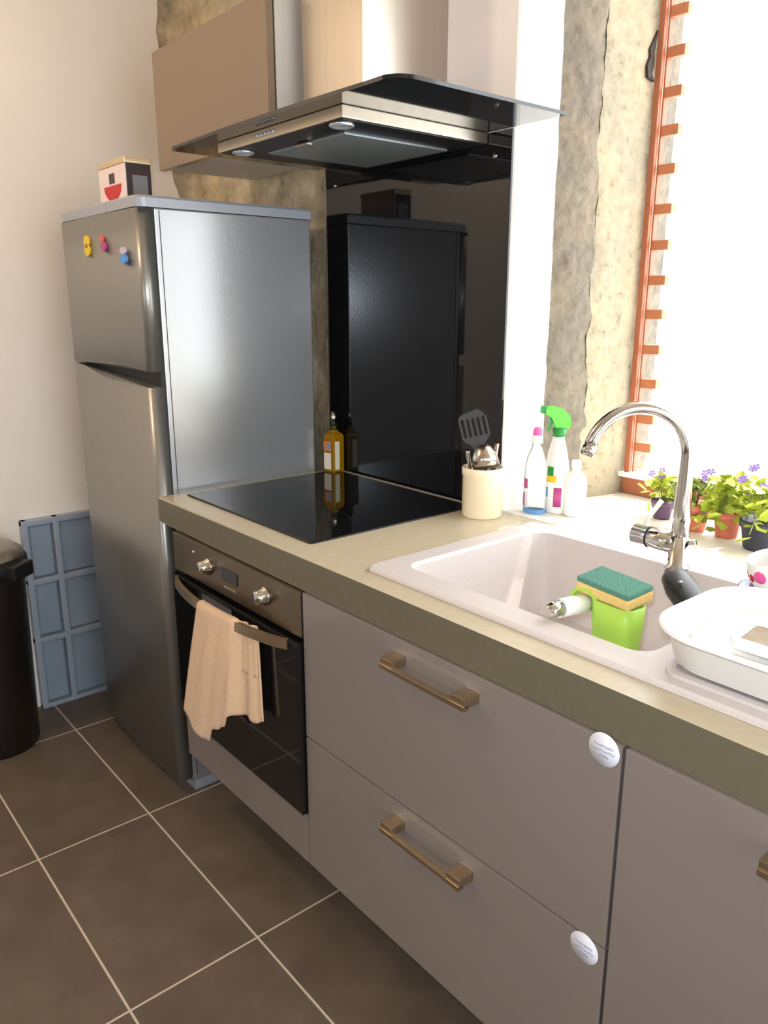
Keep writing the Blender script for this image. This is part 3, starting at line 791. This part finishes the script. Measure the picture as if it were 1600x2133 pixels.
lathe('dish', [(0,0),(.014,0),(.020,.004),(.0265,.022),(.025,.022),(.018,.007),(0,.005)], M['white'], sc, 28)
lathe('dark_centre', [(0,.0056),(.014,.0058),(.016,.0060)], M['pot_d'], sc, 24)

# ------------------------------------------------------------------ utensil crock
ck = thing('utensil_crock', (.600, .525, H), 'cream ceramic crock of kitchen tools at the right of the hob', 'crock')
lathe('pot', [(0,0),(.046,0),(.049,.004),(.049,.100),(.051,.104),(.051,.118),(.049,.121),(.045,.121),(.044,.100),(.044,.006),(0,.006)], M['cream'], ck, 44)
lathe('brown_line', [(.0492,.101),(.0499,.1025),(.0492,.104)], M['brownline'], ck, 44)
sl = thing('slotted_turner', (.600, .525, H+.007), 'black slotted turner standing head up in the crock', 'turner')
tube('handle', [(.006,.006,.0),(-.004,.0,.09),(-.012,-.004,.155)], [.005,.005,.004], M['wood'], sl, 12)
# head: frame with slots
bm = bmesh.new()
Hm = T(-.012,-.004,.150) @ Rm(38,'Z') @ Rm(-10,'X') @ Rm(-14,'Y')
out = [(-.008,0),(.008,0),(.014,.012),(.030,.028),(.036,.045),(.030,.085),(.016,.100),(-.026,.092),(-.036,.080),(-.034,.040),(-.028,.026),(-.012,.012)]
def flat(poly, t0, t1):
    loops_bm(bm, [[Hm@Vector((x, t0, z)) for x, z in poly], [Hm@Vector((x, t1, z)) for x, z in poly]])
flat([(-.008,0),(.008,0),(.014,.012),(.030,.028),(.034,.036),(-.034,.036),(-.028,.026),(-.012,.012)], -.001, .001)
flat([(-.033,.080),(.030,.080),(.028,.088),(.016,.100),(-.026,.092),(-.034,.084)], -.001, .001)
for k in range(6):
    x = -.0335+.0126*k; flat([(x,.036),(x+.0055,.036),(x+.0045,.080),(x-.001,.080)], -.001, .001)
link('head', bm, M['blacknylon'], sl)
wk = thing('spoon_handles', (.585, .515, H+.007), 'steel handled serving spoon leaning left in the crock', 'spoon')
tube('stem', [(-.002,.004,0),(-.014,-.002,.09),(-.022,-.006,.145),(-.020,-.007,.150)], [.004,.004,.006,.004], M['spoonsteel'], wk, 10)
ld = thing('ladle', (.612, .520, H+.007), 'steel ladle upside down in the crock with a dark underside', 'ladle')
lathe('bowl', [(0,.052),(.012,.050),(.022,.040),(.030,.022),(.034,.0),(.031,.0),(.020,.036),(0,.048)], M['spoonsteel'], ld, 28, T(.006,-.006,.120)@Rm(-12,'Y'))
lathe('dark_inside', [(0,-.001),(.031,-.001),(.031,-.006),(0,-.008)], M['brushdark'], ld, 28, T(.006,-.006,.120)@Rm(-12,'Y'))
tube('stem', [(-.004,.006,0),(.0,.0,.110)], .004, M['spoonsteel'], ld, 10)
wh = thing('tongs', (.622, .535, H+.007), 'steel tongs tip standing behind the ladle in the crock', 'tongs')
tube('arm', [(-.004,0,0),(.002,.002,.12),(.006,.004,.172)], [.003,.004,.006], M['spoonsteel'], wh, 10)
tube('arm', [(-.010,.003,0),(-.008,.006,.11),(-.004,.006,.160)], [.003,.004,.005], M['spoonsteel'], wh, 10)

# ------------------------------------------------------------------ olive oil bottle (square, on the worktop corner)
ob = thing('oil_bottle', (-.040, .552, H+.0002), 'square bottle of golden olive oil in the corner behind the hob', 'bottle')
ob.rotation_euler = (0,0,R(8))
bm = bmesh.new()
def sq(a, z, r=.004): return [(x, y, z) for x, y in rrect(-a, a, -a, a, min(r, a*.9), 4)]
loops_bm(bm, [sq(.020,0), sq(.0225,.003), sq(.0225,.108), sq(.020,.118), sq(.012,.126,.008), sq(.0105,.135,.009)], smooth=False)
link('bottle_body', bm, M['oil'], ob)
lathe('neck_foil', [(.0112,.128),(.0122,.134),(.0118,.150),(.0,.150)], M['dkglass'], ob, 20)
lathe('pourer_cap', [(0,.150),(.0095,.150),(.0085,.168),(.0065,.186),(0,.187)], M['chrome'], ob, 20)
box('paper_label', -.0195, .010, -.0236, -.0228, .012, .062, M['label'], ob)
box('colour_label', -.0195, .010, -.0238, -.0228, .068, .098, M['orange'], ob)
box('label_blue_square', -.006, .008, -.0241, -.0238, .072, .092, M['blue'], ob)
box('side_label', .0228, .0236, -.018, .0, .012, .098, M['label'], ob)

# ------------------------------------------------------------------ bottles on the sill
cb = thing('clear_bottle', (.668, .638, H+.0022), 'clear plastic bottle with a pink cap and magenta labels on the sill', 'bottle')
lathe('bottle_body', [(0,0),(.026,0),(.029,.004),(.029,.105),(.025,.135),(.014,.162),(.012,.172),(0,.172)], M['clear'], cb, 28, sx=1, sy=.8)
lathe('cap', [(0,.172),(.014,.172),(.014,.188),(.010,.192),(0,.192)], M['white'], cb, 20)
lathe('pink_tip', [(0,.192),(.011,.192),(.010,.206),(.006,.210),(0,.210)], M['pink'], cb, 20)
def lab(parent, rad, a0, a1, z0, z1, m, name, sy=1):
    bm = bmesh.new(); n = 12; vs = []
    for i in range(n+1):
        a = R(a0+(a1-a0)*i/n); c = Vector((math.cos(a), math.sin(a)*sy, 0))
        vs.append((bm.verts.new(c*rad+Vector((0,0,z0))), bm.verts.new(c*rad+Vector((0,0,z1)))))
    for p, q in zip(vs, vs[1:]): bm.faces.new((p[0], q[0], q[1], p[1])).smooth = True
    o = link(name, bm, M[m], parent); s_ = o.modifiers.new('s', 'SOLIDIFY'); s_.thickness = .0006
lab(cb, .0295, 205, 262, .062, .086, 'magenta', 'magenta_square', .8)
lab(cb, .0295, 200, 268, .015, .055, 'sticker', 'pale_label', .8)
lab(cb, .0300, 215, 245, .018, .050, 'magenta', 'magenta_print', .8)
lathe('blue_base', [(.0292,.001),(.0296,.003),(.0296,.010),(.0292,.011)], M['blue'], cb, 28, sy=.8)

sb = thing('spray_bottle', (.697, .683, H+.0022), 'white cleaner bottle with a bright green trigger head on the sill', 'bottle')
lathe('bottle_body', [(0,0),(.030,0),(.033,.004),(.034,.060),(.032,.110),(.024,.150),(.016,.180),(.014,.192),(0,.192)], M['white'], sb, 32, sx=1, sy=.75)
lathe('collar', [(0,.188),(.0165,.188),(.0165,.208),(.012,.210),(0,.210)], M['dkgreen'], sb, 24)
trig = thing('x', (0,0,0), 'x', 'x')
bpy.data.objects.remove(trig)
dx, dy = -.64, -.77
def tp2(s, z, w=0): return (dx*s-dy*w*-1*0 + (-dy)*w, dy*s+dx*w, z)
bm = bmesh.new()
prof = [(-.024,.206),(-.027,.220),(-.022,.238),(-.008,.252),(.014,.260),(.036,.259),(.040,.250),(.038,.240),(.020,.236),(.014,.224),(.012,.206)]
loops_bm(bm, [[tp2(s, z, -.011) for s, z in prof], [tp2(s, z, .011) for s, z in prof]])
bmesh.ops.bevel(bm, geom=bm.edges[:], offset=.003, segments=2, affect='EDGES')
link('trigger_head', bm, M['green'], sb)
bm = bmesh.new()
prof = [(.036,.262),(.046,.260),(.047,.244),(.036,.242)]
loops_bm(bm, [[tp2(s, z, -.009) for s, z in prof], [tp2(s, z, .009) for s, z in prof]])
link('nozzle', bm, M['dkgreen'], sb)
bm = bmesh.new()
prof = [(.018,.238),(.026,.236),(.024,.222),(.030,.202),(.026,.200),(.017,.218)]
loops_bm(bm, [[tp2(s, z, -.006) for s, z in prof], [tp2(s, z, .006) for s, z in prof]])
link('trigger', bm, M['dkgreen'], sb)
lab(sb, .0345, 215, 300, .078, .094, 'yellow', 'yellow_print', .75)
lab(sb, .0345, 255, 285, .094, .116, 'dkgreen', 'green_print', .75)
lab(sb, .0345, 215, 262, .040, .064, 'blue', 'blue_print', .75)
lab(sb, .0345, 290, 325, .018, .066, 'magenta', 'magenta_print', .75)
pb = thing('white_bottle', (.746, .693, H+.0022), 'plain white bottle, rightmost of the three cleaners on the sill', 'bottle')
lathe('bottle_body', [(0,0),(.024,0),(.027,.003),(.027,.085),(.022,.100),(.011,.108),(.010,.118),(0,.118)], M['white'], pb, 28)
lathe('cap', [(0,.118),(.012,.118),(.011,.134),(0,.136)], M['white'], pb, 20)

# ------------------------------------------------------------------ plants on the sill
def plant(name, loc, label, potm, pr, ph, nleaf, spread, hgt, leafm, flowers, droop=0, seed=1, tilt=0):
    rnd = random.Random(seed)
    t = thing(name, loc, label, 'plant')
    lathe('pot', [(0,0),(pr*.72,0),(pr*.76,.003),(pr*.95,ph-.014),(pr*1.04,ph-.014),(pr*1.04,ph),(pr*.92,ph),(pr*.88,ph-.012),(0,ph-.012)], M[potm], t, 28)
    lathe('soil', [(0,ph-.010),(pr*.86,ph-.011)], M['soil'], t, 20)
    bm = bmesh.new(); bs = bmesh.new(); tips = []
    for k in range(nleaf//4):
        a = rnd.uniform(0, 2*PI); rr = spread*rnd.uniform(.25, 1); h = hgt*rnd.uniform(.35, 1)
        if rnd.random() < droop: h = -rnd.uniform(.0, ph*.8); rr = spread*rnd.uniform(.8, 1.1)
        top = Vector((rr*math.cos(a), rr*math.sin(a), ph+h)); mid = Vector((rr*.5*math.cos(a), rr*.5*math.sin(a), ph+max(h,0)*.6+.02))
        tube_bm(bs, [(0,0,ph-.012), tuple(mid), tuple(top)], [.0014,.0012,.0008], 5)
        tips.append(top)
        for q in range(5):
            c = mid.lerp(top, q/4)+Vector((rnd.uniform(-1,1), rnd.uniform(-1,1), rnd.uniform(-.6,.6)))*.012
            ln = rnd.uniform(.018,.034); w = ln*.45
            d = Vector((rnd.uniform(-1,1), rnd.uniform(-1,1), rnd.uniform(-.5,.6))).normalized()
            sdir = d.cross(Vector((rnd.uniform(-1,1), rnd.uniform(-1,1), 1))).normalized(); up = sdir.cross(d)
            P = [c, c+d*ln*.35+sdir*w, c+d*ln*.8+sdir*w*.7, c+d*ln-up*.004, c+d*ln*.8-sdir*w*.7, c+d*ln*.35-sdir*w]
            mid2 = bm.verts.new(c+d*ln*.5-up*.003); vv = [bm.verts.new(p) for p in P]
            for i in range(6): bm.faces.new((mid2, vv[i], vv[(i+1)%6])).smooth = True
    link('stems', bs, M['leaf2'], t); link('foliage', bm, M[leafm], t)
    for k in range(flowers):
        bf = bmesh.new(); c = Vector((rnd.uniform(-1,1)*spread*.8, rnd.uniform(-1,1)*spread*.6, ph+hgt*rnd.uniform(.95,1.25)))
        for i in range(5):
            a = 2*PI*i/5; d = Vector((math.cos(a), math.sin(a)*.5, math.sin(a)*.8)); s2 = Vector((-math.sin(a), math.cos(a)*.5, math.cos(a)*.8))
            vs = [bf.verts.new(c), bf.verts.new(c+d*.006+s2*.004), bf.verts.new(c+d*.011), bf.verts.new(c+d*.006-s2*.004)]
            bf.faces.new(vs)
        tube_bm(bf, [(c.x*.3, c.y*.3, ph), tuple(c)], .0007, 4)
        o = link('flower', bf, M['violet'], t)
    return t
Zs = H+.0022
plant('potted_plant', (.900, .830, Zs), 'small leafy plant with violet flowers left of the tap', 'pot_p', .026, .045, 70, .050, .060, 'leaf', 3, .25, 3)
plant('potted_plant', (1.000, .795, Zs), 'pale leafy plant in a terracotta pot just right of the tap', 'pot_t', .033, .062, 60, .048, .055, 'leaf2', 2, .1, 5)
plant('potted_plant', (1.075, .800, Zs), 'bright green trailing plant spilling down beside the terracotta pot', 'pot_t', .030, .058, 170, .060, .080, 'leaf', 3, .5, 9)
plant('potted_plant', (1.165, .765, Zs), 'violet flowered plant in a dark slate pot at the right edge', 'pot_d', .042, .062, 110, .070, .075, 'leaf', 5, .15, 11)
